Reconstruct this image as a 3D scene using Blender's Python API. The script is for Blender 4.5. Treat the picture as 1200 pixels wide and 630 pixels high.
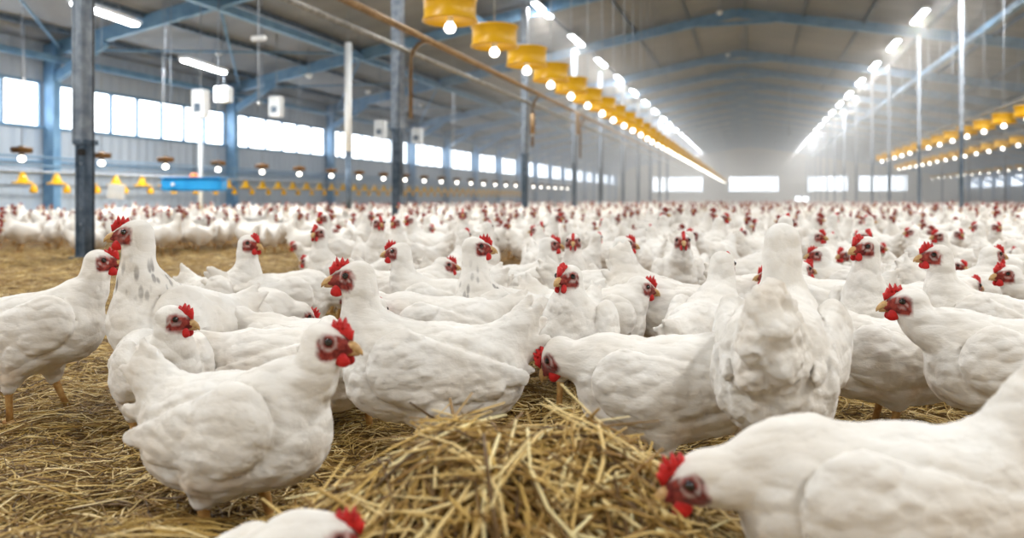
import bpy, bmesh, math, random
import numpy as np
from mathutils import Matrix, Vector
random.seed(7); rng = np.random.default_rng(11)
PI = math.pi
for o in list(bpy.data.objects): bpy.data.objects.remove(o)
SC = bpy.context.scene; COL = SC.collection

# ---------------------------------------------------------------- camera, world, exposure
H = 0.60                 # eye height
FPX = 937.0              # focal length in pixels of the 1200 px frame
YAW = math.atan(283/937) # the lens looks this much to the left of the hall axis (+Y)
CA, SA = math.cos(YAW), math.sin(YAW)
cam = bpy.data.cameras.new('camera'); camo = bpy.data.objects.new('camera', cam); COL.objects.link(camo)
camo.location = (0, 0, H); camo.rotation_euler = (PI/2, 0, YAW)
cam.sensor_width = 36; cam.lens = 36*FPX/1200; cam.shift_y = -82/1200
cam.clip_start = 0.05; cam.clip_end = 300
cam.dof.use_dof = True; cam.dof.focus_distance = 1.95; cam.dof.aperture_fstop = 2.6
SC.camera = camo
SC.view_settings.view_transform = 'Standard'; SC.view_settings.look = 'None'
SC.view_settings.gamma = 1; SC.view_settings.use_curve_mapping = False
SC.view_settings.exposure = 0.28
w = bpy.data.worlds.new('sky'); SC.world = w; w.use_nodes = True
bg = w.node_tree.nodes['Background']; bg.inputs[0].default_value = (0.93, 0.96, 1.0, 1); bg.inputs[1].default_value = 0.3
LAMP_W = 215.0; PANE_E = 4.0; HAZE = 0.019

# ---------------------------------------------------------------- helpers
def cw(L, d):            # lateral / depth in the lens' frame -> hall x, y
    return (L*CA - d*SA, L*SA + d*CA)
def px(x, d): return cw((x-600)/FPX*d, d)
def tag(o, label=None, cat=None, group=None, kind=None):
    if label: o['label'] = label
    if cat: o['category'] = cat
    if group: o['group'] = group
    if kind: o['kind'] = kind
    return o
def empty(name, loc, rz=0):
    o = bpy.data.objects.new(name, None); COL.objects.link(o); o.location = loc; o.rotation_euler = (0, 0, rz)
    o.empty_display_size = .05
    return o
def obj(name, me, parent=None, loc=None):
    o = bpy.data.objects.new(name, me); COL.objects.link(o)
    if parent: o.parent = parent
    if loc is not None: o.location = loc
    return o
def np_mesh(name, V, Q, mats, T=None, smooth=True, midx=None):
    V = np.asarray(V, np.float32); me = bpy.data.meshes.new(name)
    Q = np.asarray(Q, np.int32).reshape(-1, 4); T = np.zeros((0, 3), np.int32) if T is None else np.asarray(T, np.int32).reshape(-1, 3)
    me.vertices.add(len(V)); me.vertices.foreach_set('co', V.ravel())
    nl = len(Q)*4+len(T)*3; me.loops.add(nl)
    me.loops.foreach_set('vertex_index', np.concatenate([Q.ravel(), T.ravel()]))
    me.polygons.add(len(Q)+len(T))
    ls = np.concatenate([np.arange(len(Q))*4, len(Q)*4+np.arange(len(T))*3]).astype(np.int32)
    me.polygons.foreach_set('loop_start', ls)
    if midx is not None: me.polygons.foreach_set('material_index', np.asarray(midx, np.int32))
    me.polygons.foreach_set('use_smooth', np.full(len(Q)+len(T), smooth))
    for m in mats: me.materials.append(m)
    me.update(calc_edges=True); me.validate()
    return me
class MB:                # collects shapes of one part
    def __init__(s): s.bm = bmesh.new(); s.mi = 0; s.idx = {}
    def _m(s, faces):
        for f in faces: f.material_index = s.mi
    def box(s, c, size, bev=0, rot=None):
        M = Matrix.Translation(c) @ (rot if rot else Matrix.Identity(4)) @ Matrix.Diagonal((*size, 1))
        r = bmesh.ops.create_cube(s.bm, size=1, matrix=M)
        fs = {f for v in r['verts'] for f in v.link_faces}; s._m(fs)
        if bev: bmesh.ops.bevel(s.bm, geom=list({e for v in r['verts'] for e in v.link_edges}), offset=bev, segments=2, affect='EDGES')
        return s
    def bar(s, a, b, wd, hg):    # box beam from a to b
        a, b = Vector(a), Vector(b); d = b-a
        q = d.to_track_quat('X', 'Z').to_matrix().to_4x4()
        return s.box((a+b)/2, (d.length, wd, hg), 0, q)
    def tube(s, pts, r, n=10, cap=True):
        pts = [Vector(p) for p in pts]; rs = r if isinstance(r, (list, tuple)) else [r]*len(pts)
        rings = []
        up = Vector((0, 0, 1))
        for i, p in enumerate(pts):
            t = (pts[min(i+1, len(pts)-1)]-pts[max(i-1, 0)]).normalized()
            u = t.cross(up) if abs(t.z) < .95 else t.cross(Vector((1, 0, 0)))
            u.normalize(); v = t.cross(u)
            rings.append([s.bm.verts.new(p+rs[i]*(math.cos(2*PI*k/n)*u+math.sin(2*PI*k/n)*v)) for k in range(n)])
        for a, b in zip(rings, rings[1:]):
            for k in range(n):
                f = s.bm.faces.new((a[k], a[(k+1) % n], b[(k+1) % n], b[k])); f.smooth = True; f.material_index = s.mi
        if cap:
            for rg in (rings[0], rings[-1]):
                f = s.bm.faces.new(rg); f.material_index = s.mi
        return s
    def lathe(s, prof, c=(0, 0, 0), n=32):
        rings = [[s.bm.verts.new((c[0]+max(r, 1e-4)*math.cos(2*PI*k/n), c[1]+max(r, 1e-4)*math.sin(2*PI*k/n), c[2]+z)) for k in range(n)] for r, z in prof]
        for a, b in zip(rings, rings[1:]):
            for k in range(n):
                f = s.bm.faces.new((a[k], a[(k+1) % n], b[(k+1) % n], b[k])); f.smooth = True; f.material_index = s.mi
        return s
    def mesh(s, name, mats):
        bmesh.ops.recalc_face_normals(s.bm, faces=s.bm.faces)
        me = bpy.data.meshes.new(name); s.bm.to_mesh(me); s.bm.free()
        for m in (mats if isinstance(mats, (list, tuple)) else [mats]): me.materials.append(m)
        return me
    def build(s, name, mats, parent=None, loc=None): return obj(name, s.mesh(name, mats), parent, loc)
def copy_tree(o, parent=None):
    c = o.copy(); COL.objects.link(c); c.parent = parent
    for ch in KIDS.get(o.name, []): copy_tree(ch, c)
    return c
KIDS = {}
def remember(root):      # lists the children once, so that copying needs no scene search
    for ch in root.children: KIDS.setdefault(root.name, []).append(ch); remember(ch)

# ---------------------------------------------------------------- materials
def rgb(r, g, b): return tuple(((c/255)/12.92 if c/255 <= .04045 else ((c/255+.055)/1.055)**2.4) for c in (r, g, b))
def mat(name, col, rough=.5, metal=0, col2=None, nscale=8, bump=0, bscale=30, stretch=(1, 1, 1), emit=0, coord='Object', spec=.4, lo=.35, hi=.65):
    m = bpy.data.materials.new(name); m.use_nodes = True; nt = m.node_tree; N = nt.nodes; Lk = nt.links
    p = N['Principled BSDF']; p.inputs['Base Color'].default_value = (*col, 1); p.inputs['Roughness'].default_value = rough
    p.inputs['Metallic'].default_value = metal; p.inputs['Specular IOR Level'].default_value = spec
    if emit: p.inputs['Emission Color'].default_value = (*col, 1); p.inputs['Emission Strength'].default_value = emit
    tc = N.new('ShaderNodeTexCoord'); mp = N.new('ShaderNodeMapping'); mp.inputs['Scale'].default_value = stretch
    Lk.new(tc.outputs[coord], mp.inputs[0])
    nz = N.new('ShaderNodeTexNoise'); nz.inputs['Scale'].default_value = nscale; nz.inputs['Detail'].default_value = 5
    Lk.new(mp.outputs[0], nz.inputs[0])
    if col2 is not None:
        cr = N.new('ShaderNodeValToRGB'); cr.color_ramp.elements[0].position = lo; cr.color_ramp.elements[1].position = hi
        cr.color_ramp.elements[0].color = (*col, 1); cr.color_ramp.elements[1].color = (*col2, 1)
        Lk.new(nz.outputs[0], cr.inputs[0]); Lk.new(cr.outputs[0], p.inputs['Base Color'])
    if bump:
        nb = N.new('ShaderNodeTexNoise'); nb.inputs['Scale'].default_value = bscale; nb.inputs['Detail'].default_value = 4
        Lk.new(mp.outputs[0], nb.inputs[0])
        b = N.new('ShaderNodeBump'); b.inputs['Strength'].default_value = 1; b.inputs['Distance'].default_value = bump
        Lk.new(nb.outputs[0], b.inputs['Height']); Lk.new(b.outputs[0], p.inputs['Normal'])
    return m
M_STEEL = mat('blue_painted_steel', rgb(98, 140, 178), .45, .05, rgb(122, 162, 196), 3)
M_GALV = mat('galvanised_steel', rgb(118, 130, 144), .42, .3, rgb(160, 170, 182), 9, .001, 60)
M_GALVD = mat('dark_galvanised_steel', rgb(74, 92, 110), .45, .5, rgb(116, 130, 146), 9)
M_TUBE = mat('pale_zinc_tube', rgb(150, 162, 176), .5, .15, rgb(184, 192, 202), 12)
M_PIPE = mat('rusty_brown_pipe', rgb(120, 92, 62), .5, .2, rgb(160, 134, 100), 14)
M_GPIPE = mat('dull_grey_pipe', rgb(120, 118, 114), .45, .4, rgb(160, 158, 152), 10)
M_YEL = mat('yellow_enamel', (.70, .37, .004), .35, 0, (.78, .44, .008), 5)
M_BROWN = mat('dark_brown_cap', rgb(74, 50, 24), .5, .1, rgb(116, 80, 32), 10)
M_BULB = mat('lit_bulb', (1, .93, .80), .3, emit=7)
M_TUBEL = mat('lit_tube', (.93, .97, 1), .3, emit=14)
M_WHITE = mat('white_plastic', rgb(225, 232, 238), .4, 0, rgb(238, 242, 246), 6)
M_BLUE = mat('blue_plastic', rgb(28, 136, 205), .35, 0, rgb(40, 150, 215), 4)
M_DARK = mat('black_rubber', (.02, .02, .022), .6)
M_PANE = mat('daylit_pane', (.93, .97, 1), .3, emit=PANE_E)
M_FRAME = mat('window_frame_grey', rgb(120, 150, 178), .5, .1)
M_ORANGE = mat('orange_plastic', rgb(225, 120, 50), .4)

def wall_mat(name, c1, c2, axis, period, depth):
    m = mat(name, c1, .55, .1, c2, .35); nt = m.node_tree; N = nt.nodes; Lk = nt.links; p = N['Principled BSDF']
    tc = N.new('ShaderNodeTexCoord'); sx = N.new('ShaderNodeSeparateXYZ'); Lk.new(tc.outputs['Object'], sx.inputs[0])
    mu = N.new('ShaderNodeMath'); mu.operation = 'MULTIPLY'; mu.inputs[1].default_value = 2*PI/period; Lk.new(sx.outputs[axis], mu.inputs[0])
    sn = N.new('ShaderNodeMath'); sn.operation = 'SINE'; Lk.new(mu.outputs[0], sn.inputs[0])
    b = N.new('ShaderNodeBump'); b.inputs['Distance'].default_value = depth; Lk.new(sn.outputs[0], b.inputs['Height']); Lk.new(b.outputs[0], p.inputs['Normal'])
    return m
M_WALL = wall_mat('ribbed_wall_sheet', rgb(168, 182, 198), rgb(184, 196, 210), 1, .35, .012)
M_WALLX = wall_mat('ribbed_end_sheet', rgb(196, 192, 184), rgb(212, 206, 196), 0, .35, .012)
M_ROOF = wall_mat('roof_sheet', rgb(118, 126, 136), rgb(142, 146, 152), 1, 1.15, .01)

# plumage
def hen_mat(name, speck=False, rich=True):
    m = bpy.data.materials.new(name); m.use_nodes = True; nt = m.node_tree; N = nt.nodes; Lk = nt.links; p = N['Principled BSDF']
    p.inputs['Roughness'].default_value = .85; p.inputs['Specular IOR Level'].default_value = .15
    p.inputs['Sheen Weight'].default_value = .25; p.inputs['Sheen Roughness'].default_value = .5
    tc = N.new('ShaderNodeTexCoord')
    def noise(sc, det=4, stretch=(1, 1, 1)):
        mp = N.new('ShaderNodeMapping'); mp.inputs['Scale'].default_value = stretch; Lk.new(tc.outputs['Object'], mp.inputs[0])
        n = N.new('ShaderNodeTexNoise'); n.inputs['Scale'].default_value = sc; n.inputs['Detail'].default_value = det; Lk.new(mp.outputs[0], n.inputs[0]); return n
    def ramp(src, a, b, c1, c2):
        r = N.new('ShaderNodeValToRGB'); r.color_ramp.elements[0].position = a; r.color_ramp.elements[1].position = b
        r.color_ramp.elements[0].color = (*c1, 1); r.color_ramp.elements[1].color = (*c2, 1); Lk.new(src, r.inputs[0]); return r
    def mix(fac, a, b):
        x = N.new('ShaderNodeMix'); x.data_type = 'RGBA'; Lk.new(fac, x.inputs[0]); Lk.new(a, x.inputs[6])
        if isinstance(b, tuple): x.inputs[7].default_value = (*b, 1)
        else: Lk.new(b, x.inputs[7])
        return x.outputs[2]
    base = ramp(noise(9).outputs[0], .35, .75, (.84, .82, .785), (.76, .71, .64)).outputs[0]
    # tan dirt and underside shade painted into the colour: attribute 'soil' (belly, vent, shanks) broken up by noise
    at = N.new('ShaderNodeAttribute'); at.attribute_name = 'soil_shade'
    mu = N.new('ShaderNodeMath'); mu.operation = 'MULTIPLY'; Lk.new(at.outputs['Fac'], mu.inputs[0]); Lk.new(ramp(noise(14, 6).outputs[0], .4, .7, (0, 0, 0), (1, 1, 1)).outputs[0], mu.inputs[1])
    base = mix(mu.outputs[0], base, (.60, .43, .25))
    if speck:
        ah = N.new('ShaderNodeAttribute'); ah.attribute_name = 'hackle'
        vo = N.new('ShaderNodeTexVoronoi'); vo.inputs['Scale'].default_value = 62; mp = N.new('ShaderNodeMapping'); mp.inputs['Scale'].default_value = (1, 1, .3)
        Lk.new(tc.outputs['Object'], mp.inputs[0]); Lk.new(mp.outputs[0], vo.inputs['Vector'])
        r = ramp(vo.outputs['Distance'], .26, .44, (1, 1, 1), (0, 0, 0))
        mu = N.new('ShaderNodeMath'); mu.operation = 'MULTIPLY'; Lk.new(ah.outputs['Fac'], mu.inputs[0]); Lk.new(r.outputs[0], mu.inputs[1])
        base = mix(mu.outputs[0], base, (.10, .09, .085))
    af = N.new('ShaderNodeAttribute'); af.attribute_name = 'face'
    fc = ramp(noise(90, 3).outputs[0], .35, .65, (.12, .012, .010), (.34, .055, .04)).outputs[0]
    base = mix(af.outputs['Fac'], base, fc)
    Lk.new(base, p.inputs['Base Color'])
    if rich:
        # feather scallops: stretched cells + fine barbs
        wz = noise(7, 2)
        mp = N.new('ShaderNodeMapping'); mp.inputs['Scale'].default_value = (.62, 1, 1.15); Lk.new(tc.outputs['Object'], mp.inputs[0])
        ad = N.new('ShaderNodeVectorMath'); ad.operation = 'MULTIPLY_ADD'; ad.inputs[1].default_value = (.05, .05, .05)
        Lk.new(wz.outputs[1], ad.inputs[0]); Lk.new(mp.outputs[0], ad.inputs[2])
        vo = N.new('ShaderNodeTexVoronoi'); vo.feature = 'SMOOTH_F1'; vo.inputs['Scale'].default_value = 30; vo.inputs['Smoothness'].default_value = .35
        Lk.new(ad.outputs[0], vo.inputs['Vector'])
        b1 = N.new('ShaderNodeBump'); b1.inputs['Strength'].default_value = 1; b1.inputs['Distance'].default_value = .009; b1.invert = True; Lk.new(vo.outputs['Distance'], b1.inputs['Height'])
        fb = noise(120, 4, (.35, 1, 1))
        b2 = N.new('ShaderNodeBump'); b2.inputs['Strength'].default_value = .5; b2.inputs['Distance'].default_value = .0035; Lk.new(fb.outputs[0], b2.inputs['Height']); Lk.new(b1.outputs[0], b2.inputs['Normal'])
        Lk.new(b2.outputs[0], p.inputs['Normal'])
    return m
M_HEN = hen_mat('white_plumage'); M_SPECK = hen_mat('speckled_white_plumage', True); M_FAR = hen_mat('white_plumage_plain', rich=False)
M_LEG = mat('scaly_leg', rgb(196, 158, 96), .6, 0, rgb(170, 122, 66), 60, .001, 200)
M_COMB = mat('red_comb', (.62, .018, .016), .45, 0, (.45, .01, .012), 60, .0015, 160)
M_COMBD = mat('dull_red_comb', (.30, .03, .02), .6, 0, (.20, .03, .02), 40)
M_BEAK = mat('horn_beak', rgb(214, 180, 124), .4, 0, rgb(176, 134, 86), 80)
M_EYE = mat('dark_eye', (.012, .008, .006), .08, spec=.8)

# straw
def straw_mat(name, gain=1):
    m = bpy.data.materials.new(name); m.use_nodes = True; nt = m.node_tree; N = nt.nodes; Lk = nt.links; p = N['Principled BSDF']
    p.inputs['Roughness'].default_value = .5; p.inputs['Specular IOR Level'].default_value = .35
    g = N.new('ShaderNodeNewGeometry'); r = N.new('ShaderNodeValToRGB'); e = r.color_ramp.elements
    e[0].position = 0; e[0].color = (.07, .035, .009, 1); e[1].position = 1; e[1].color = (.90, .74, .42, 1)
    for ps, c in ((.32, (.27, .15, .035)), (.62, (.52, .345, .095)), (.86, (.72, .55, .25))):
        k = e.new(ps); k.color = (*c, 1)
    for k in e: k.color = tuple(min(.95, v*gain) for v in k.color[:3])+(1,)
    Lk.new(g.outputs['Random Per Island'], r.inputs[0]); Lk.new(r.outputs[0], p.inputs['Base Color'])
    return m
M_STRAW = straw_mat('straw'); M_PALE = straw_mat('pale_straw', 1.15)
M_LITTER = mat('trodden_litter', (.09, .045, .012), .8, 0, (.34, .20, .055), 22, .02, 40, stretch=(1, 2.2, 1), coord='Object')
M_FLOOR = mat('litter_floor', (.34, .215, .075), .85, 0, (.56, .39, .16), 6, .02, 30, lo=.3, hi=.6)

# ---------------------------------------------------------------- hall shell
XL, XR, XRG, ZR, SL = -17.4, 24.0, -.6, 7.63, .18
Y0, Y1 = -14.0, 105.0
def zr(x): return ZR - SL*abs(x-XRG)
def struct(o): o['kind'] = 'structure'; return o
MB().box(((XL+XR)/2, (Y1-15)/2, -.06), (XR-XL+.4, Y1+15, .12)).build('floor', M_FLOOR)
struct(bpy.data.objects['floor'])
def quadslab(name, pts, th, m):      # a slab from 4 corner points, thickened along its normal
    n = (Vector(pts[1])-Vector(pts[0])).cross(Vector(pts[2])-Vector(pts[1])).normalized()*th
    bm = bmesh.new(); a = [bm.verts.new(p) for p in pts]; b = [bm.verts.new(Vector(p)+n) for p in pts]
    bm.faces.new(a); bm.faces.new(b[::-1])
    for i in range(4): bm.faces.new((a[i], b[i], b[(i+1) % 4], a[(i+1) % 4]))
    bmesh.ops.recalc_face_normals(bm, faces=bm.faces); me = bpy.data.meshes.new(name); bm.to_mesh(me); bm.free(); me.materials.append(m)
    return me
cl = MB()
for xa, xb in ((XL, XRG), (XRG, XR)):
    bm = cl.bm; th = .12
    v = [bm.verts.new(p) for p in ((xa, Y0, zr(xa)), (xb, Y0, zr(xb)), (xb, Y1, zr(xb)), (xa, Y1, zr(xa)), (xa, Y0, zr(xa)+th), (xb, Y0, zr(xb)+th), (xb, Y1, zr(xb)+th), (xa, Y1, zr(xa)+th))]
    for f in ((0, 1, 2, 3), (4, 5, 6, 7), (0, 1, 5, 4), (1, 2, 6, 5), (2, 3, 7, 6), (3, 0, 4, 7)): bm.faces.new([v[i] for i in f])
struct(cl.build('ceiling', M_ROOF))
WB, WT = 2.42, 3.58                   # left window band
RB, RT = 1.80, 3.02                   # right window band
FY = [-11.7, -4.7, 2.3, 9.3, 16.2, 23.6, 30.3, 38.8] + [38.8+5*k for k in range(1, 14)]      # steel frames
wl = MB(); zt = zr(XL)
wl.box((XL-.1, (Y0+Y1)/2, WB/2), (.2, Y1-Y0, WB)); wl.box((XL-.1, (Y0+Y1)/2, (WT+zt)/2), (.2, Y1-Y0, zt-WT)); struct(wl.build('wall_left', M_WALL))
wr = MB(); zt = zr(XR)
wr.box((XR+.1, (Y0+Y1)/2, RB/2), (.2, Y1-Y0, RB)); wr.box((XR+.1, (Y0+Y1)/2, (RT+zt)/2), (.2, Y1-Y0, zt-RT)); struct(wr.build('wall_right', M_WALL))
EW = [(-12.6, -6.2), (-3, 3.0), (6.4, 11.0), (12.2, 17.6)]                 # openings in the end wall
EB, ET = 1.55, 3.4
we = MB(); edges = [XL] + [e for w_ in EW for e in w_] + [XR]
we.box(((XL+XR)/2, Y1+.1, EB/2), (XR-XL, .2, EB))
for a, b in zip(edges[0::2], edges[1::2]): we.box(((a+b)/2, Y1+.1, (EB+ET)/2), (b-a, .2, ET-EB))
bm = we.bm
for ya in (Y1, Y1+.2): bm.faces.new([bm.verts.new(p) for p in ((XL, ya, ET), (XR, ya, ET), (XR, ya, zr(XR)), (XRG, ya, ZR), (XL, ya, zr(XL)))])
struct(we.build('wall_back', M_WALLX))
wn = 0
def window(cx, cy, along, length, zb, ztp, npan):
    """ribbon window: the panes as one mesh, the mullions as its frame"""
    global wn; wn += 1
    s = (.04, length, ztp-zb) if along == 'y' else (length, .04, ztp-zb)
    o = MB().box((0, 0, 0), s).build('window_%d' % wn, M_PANE, None, (cx, cy, (zb+ztp)/2)); struct(o)
    f = MB(); hh = (ztp-zb)
    ins = .05 if (along == 'y' and cx < 0) else -.05
    for k in range(npan+1):
        q = -length/2+length*k/npan; c = (ins, q, 0) if along == 'y' else (q, -.05, 0)
        f.box(c, (.09, .09, hh) if along == 'y' else (.09, .09, hh))
    for z in (-hh/2, hh/2):
        f.box((ins, 0, z) if along == 'y' else (0, -.05, z), (.10, length, .09) if along == 'y' else (length, .10, .09))
    f.build('window_frame', M_FRAME, o)
for a, b in zip([Y0]+FY, FY+[Y1]):
    L = b-a-.34
    if L < .8: continue
    window(XL-.08, (a+b)/2, 'y', L, WB, WT, max(2, round(L/1.08)))
    window(XR+.08, (a+b)/2, 'y', L, RB, RT, max(2, round(L/1.2)))
for a, b in EW: window((a+b)/2, Y1+.08, 'x', b-a, EB, ET, 4)

# steel frames: rafters with eaves columns, one trim object per frame; purlins; eaves beams
tn = 0
def trim(mb, m):
    global tn; tn += 1; return struct(mb.build('trim_%d' % tn, m))
for y in FY:
    f = MB()
    for xe in (XL, XR):
        zs = zr(xe)
        f.bar((xe-.05*math.copysign(1, xe)*-0, y, zs-.24), (XRG, y, ZR-.24), .16, .34)
        s = 1 if xe < 0 else -1
        f.box((xe+s*.2, y, (zs-.1)/2), (.34, .22, zs-.1))
        f.bar((xe+s*.3, y, zs-.95), (xe+s*1.9, y, zr(xe+s*1.9)-.42), .14, .22)
    f.bar((XRG-1.3, y, ZR-.62), (XRG+1.3, y, ZR-.62), .1, .14)
    trim(f, M_STEEL)
p = MB()
for x in [XL+1.1+2.0*k for k in range(20)]:
    if x > XR-.6: break
    p.box((x, (Y0+Y1)/2, zr(x)-.07), (.09, Y1-Y0, .13))
trim(p, M_GALVD)
p = MB()
for x, dz in ((-7.9, .38), (6.9, .38), (-12.2, .36)): p.box((x, (Y0+Y1)/2, zr(x)-dz), (.16, Y1-Y0, .2))
for x, z in ((XL+.45, 4.15), (XR-.45, 2.95)): p.box((x, (Y0+Y1)/2, z), (.14, Y1-Y0, .16))
trim(p, M_STEEL)
p = MB()      # cross bracing of the left roof slope and rails on the left wall
for ya, yb in ((9.3, 16.2), (16.2, 23.6), (23.6, 30.3), (30.3, 38.8)):
    p.tube([(XL+.5, ya, zr(XL)-.2), (-12.2, yb, zr(-12.2)-.2)], .035, 6); p.tube([(-12.2, ya, zr(-12.2)-.2), (XL+.5, yb, zr(XL)-.2)], .035, 6)
for z in (2.42, 1.55, 1.28): p.box((XL+.05, (Y0+Y1)/2, z), (.05, Y1-Y0, .05))
trim(p, M_STEEL)

# ---------------------------------------------------------------- haze of dust at the far end of the hall
if HAZE:
    hz = MB().box(((XL+XR)/2, (14+Y1)/2, 1.75), (XR-XL-.3, Y1-14-.2, 3.4), 0)
    bmv = hz.bm
    me = bpy.data.meshes.new('dust_haze'); bm2 = bmesh.new()
    xs = (XL+.02, XRG, XR-.02); ys = (22, Y1-.02)
    lo = [[bm2.verts.new((x, y, .01)) for y in ys] for x in xs]; hi = [[bm2.verts.new((x, y, zr(x)-.005)) for y in ys] for x in xs]
    for i in range(2):
        bm2.faces.new((lo[i][0], lo[i+1][0], lo[i+1][1], lo[i][1])); bm2.faces.new((hi[i][0], hi[i+1][0], hi[i+1][1], hi[i][1]))
        for j in range(2): bm2.faces.new((lo[i][j], lo[i+1][j], hi[i+1][j], hi[i][j]))
    for i in (0, 2): bm2.faces.new((lo[i][0], lo[i][1], hi[i][1], hi[i][0]))
    bmesh.ops.recalc_face_normals(bm2, faces=bm2.faces); bm2.to_mesh(me); bm2.free(); hz.bm.free()
    m = bpy.data.materials.new('dust_haze'); m.use_nodes = True; m.node_tree.nodes.clear()
    out = m.node_tree.nodes.new('ShaderNodeOutputMaterial'); vs = m.node_tree.nodes.new('ShaderNodeVolumeScatter')
    vs.inputs['Color'].default_value = (1, .97, .93, 1); vs.inputs['Density'].default_value = HAZE; vs.inputs['Anisotropy'].default_value = .2
    m.node_tree.links.new(vs.outputs[0], out.inputs['Volume']); me.materials.append(m)
    o = obj('dust_haze', me); tag(o, 'thin bright dust haze filling the far length of the hall', 'haze', kind='stuff')

# ---------------------------------------------------------------- posts
ordn = ['nearest', 'second nearest', 'third nearest', 'fourth nearest', 'fifth nearest', 'sixth nearest', 'seventh nearest', 'eighth nearest']
def post_obj(x, y, label, group, near=False, thin=False):
    r = empty('support_post', (x, y, 0)); tag(r, label, 'post', group)
    zt = zr(x)-.4; wd = .10 if thin else (.135 if near else .18); zc = 1.16+.6-.6+.0
    if near: zc = .6+(233-167)/FPX*8.0
    else: zc = 1.9 if not thin else 2.4
    # lower box section: a C channel, open lips, and upper sleeve that is wider
    lo = MB(); ww = wd*.93
    lo.box((0, 0, zc/2), (ww, ww, zc), .006)
    for s in (-1, 1): lo.box((s*ww*.36, -ww/2-.004, zc/2), (ww*.2, .012, zc))
    lo.build('lower_section', M_GALVD, r)
    up = MB(); up.box((-.02 if near else 0, 0, (zc+zt)/2), (wd*1.08, wd*1.08, zt-zc), .008)
    for s in (-1, 1): up.box((s*wd*.4-(.02 if near else 0), -wd*.54-.005, (zc+zt)/2), (wd*.18, .014, zt-zc))
    up.build('upper_section', M_TUBE if thin else M_GALV, r)
    cb = MB(); cb.box((0, 0, zc), (wd*1.25, wd*1.25, .05), .006); cb.build('collar', M_GALVD, r)
    MB().box((0, 0, .012), (wd*1.6, wd*1.6, .024), .004).build('base_plate', M_GALVD, r)
    if near:
        for z in (.35, .5, .95, 1.05, 1.62, 1.9):
            b = MB(); b.tube([(.03, -wd/2-.012, z), (.03, -wd/2-.03, z)], .009, 8); b.build('bolt', M_TUBE, r)
        MB().tube([(.045, -wd/2-.005, zc-.1), (.045, -wd/2-.05, zc-.1)], .035, 12).build('pipe_stub', M_DARK, r)
        MB().tube([(wd/2+.03, 0, .1), (wd/2+.03, 0, zt)], .008, 6).build('cable', M_DARK, r)
    return r
lx = [100, 466, 615, 673, 704, 730, 748, 762, 773, 782]
for i, x in enumerate(lx):
    d = 979*6.4/(883-x); y = (d-6.4*SA)/CA
    post_obj(-6.4, y, ['massive grey steel post standing far left, behind the tall alert hen', 'grey steel post with the bent brown pipe joining at its side', 'grey steel post right of the bent pipe post, under the small tan box'][i] if i < 3 else
             'grey steel post in the left row, %s of the row' % (ordn[i] if i < 7 else 'among the farthest'), 'steel posts of the left row', near=(i == 0))
for i in range(12):
    d = [21.5, 27.0, 33.0, 37.7][i] if i < 4 else 37.7+5.8*(i-3)
    y = (d+5.35*SA)/CA
    post_obj(5.35, y, 'slim zinc post in the row under the right lamp line, ' + (ordn[i] if i < 8 else 'among the farthest'), 'zinc posts of the right row', thin=True)
for i in range(9):
    y = 34+7.5*i
    post_obj(13.0, y, 'slim post of the outer right row behind the yellow drums, ' + (ordn[i] if i < 4 else 'among the farthest'), 'slim posts of the outer right row', thin=True)

# ---------------------------------------------------------------- lamps
def tube_lamp(loc, first):
    if first is None:
        r = empty('tube_lamp', loc)
        MB().box((0, 0, .05), (.24, 2.0, .07), .01).build('housing', M_WHITE, r)
        MB().box((0, 0, -.012), (.19, 1.9, .05), .018).build('diffuser', M_TUBEL, r)
        MB().tube([(0, -.4, .08), (0, -.4, .28)], .01, 6).build('bracket', M_GALV, r); MB().tube([(0, .4, .08), (0, .4, .28)], .01, 6).build('bracket', M_GALV, r)
        ld = bpy.data.lights.new('lamp_light', 'AREA'); ld.shape = 'RECTANGLE'; ld.size = .2; ld.size_y = 1.4; ld.energy = LAMP_W; ld.color = (1, .985, .95); ld.spread = PI
        lo = bpy.data.objects.new('lamp_light', ld); COL.objects.link(lo); lo.parent = r; lo.location = (0, 0, -.08)
        remember(r)
    else: r = copy_tree(first)
    r.location = loc; return r
LP = None
for x, side in ((-6.14, 'left'), (5.0, 'right')):
    for k in range(-7, 17):
        y = (24.4-6.4*SA)/CA + 4.87*k if side == 'left' else (25.1+5.06*SA)/CA + 4.87*k
        if y > Y1-2 or y < Y0+1: continue
        r = tube_lamp((x, y, zr(x)-.30), LP)
        if LP is None: LP = r
        v = 'glowing white tube lamp of the %s lamp line, ' % side
        if k < 0: v += 'overhead before the view begins'
        else: v += ordn[k]+' in view' if k < 8 else 'far down the hall'
        tag(r, v, 'lamp', 'tube lamps of the %s line' % side)
# odd ceiling fittings of the left slope: place from pixel and depth
def at(x, y, d): X, Y = px(x, d); return (X, Y, H+(233-y)/FPX*d)
def bulk(x, y, d, label):
    p = at(x, y, d); r = empty('round_ceiling_lamp', p); tag(r, label, 'lamp', 'small round ceiling lamps')
    MB().lathe([(0, .04), (.09, .04), (.11, 0), (.11, -.02)]).build('base', M_WHITE, r)
    MB().lathe([(.1, -.02), (.085, -.07), (.05, -.1), (0, -.11)]).build('globe', M_WHITE, r)
    MB().tube([(0, 0, .04), (0, 0, zr(p[0])-p[2]-.02)], .012, 6).build('stem', M_GALV, r)
bulk(256, 61, 23.5, 'round white ceiling lamp above the hanging white control box')
bulk(362, 88, 25, 'round white ceiling lamp right of the long hanging wire')
bulk(843, 14, 27, 'small white lamp under the ridge at the top of view')
bulk(853, 64, 36, 'small white lamp under the ridge, below the topmost ridge lamp')
bulk(431, 107, 30, 'dim round lamp under the roof right of the upright white tube')
bulk(493, 122, 33, 'dim round lamp under the roof right of the bent pipe post')
r = tube_lamp(at(240, 78, 20), LP); r.rotation_euler = (0, 0, .15); tag(r, 'single white tube lamp high on the left above the windows', 'lamp')
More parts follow.
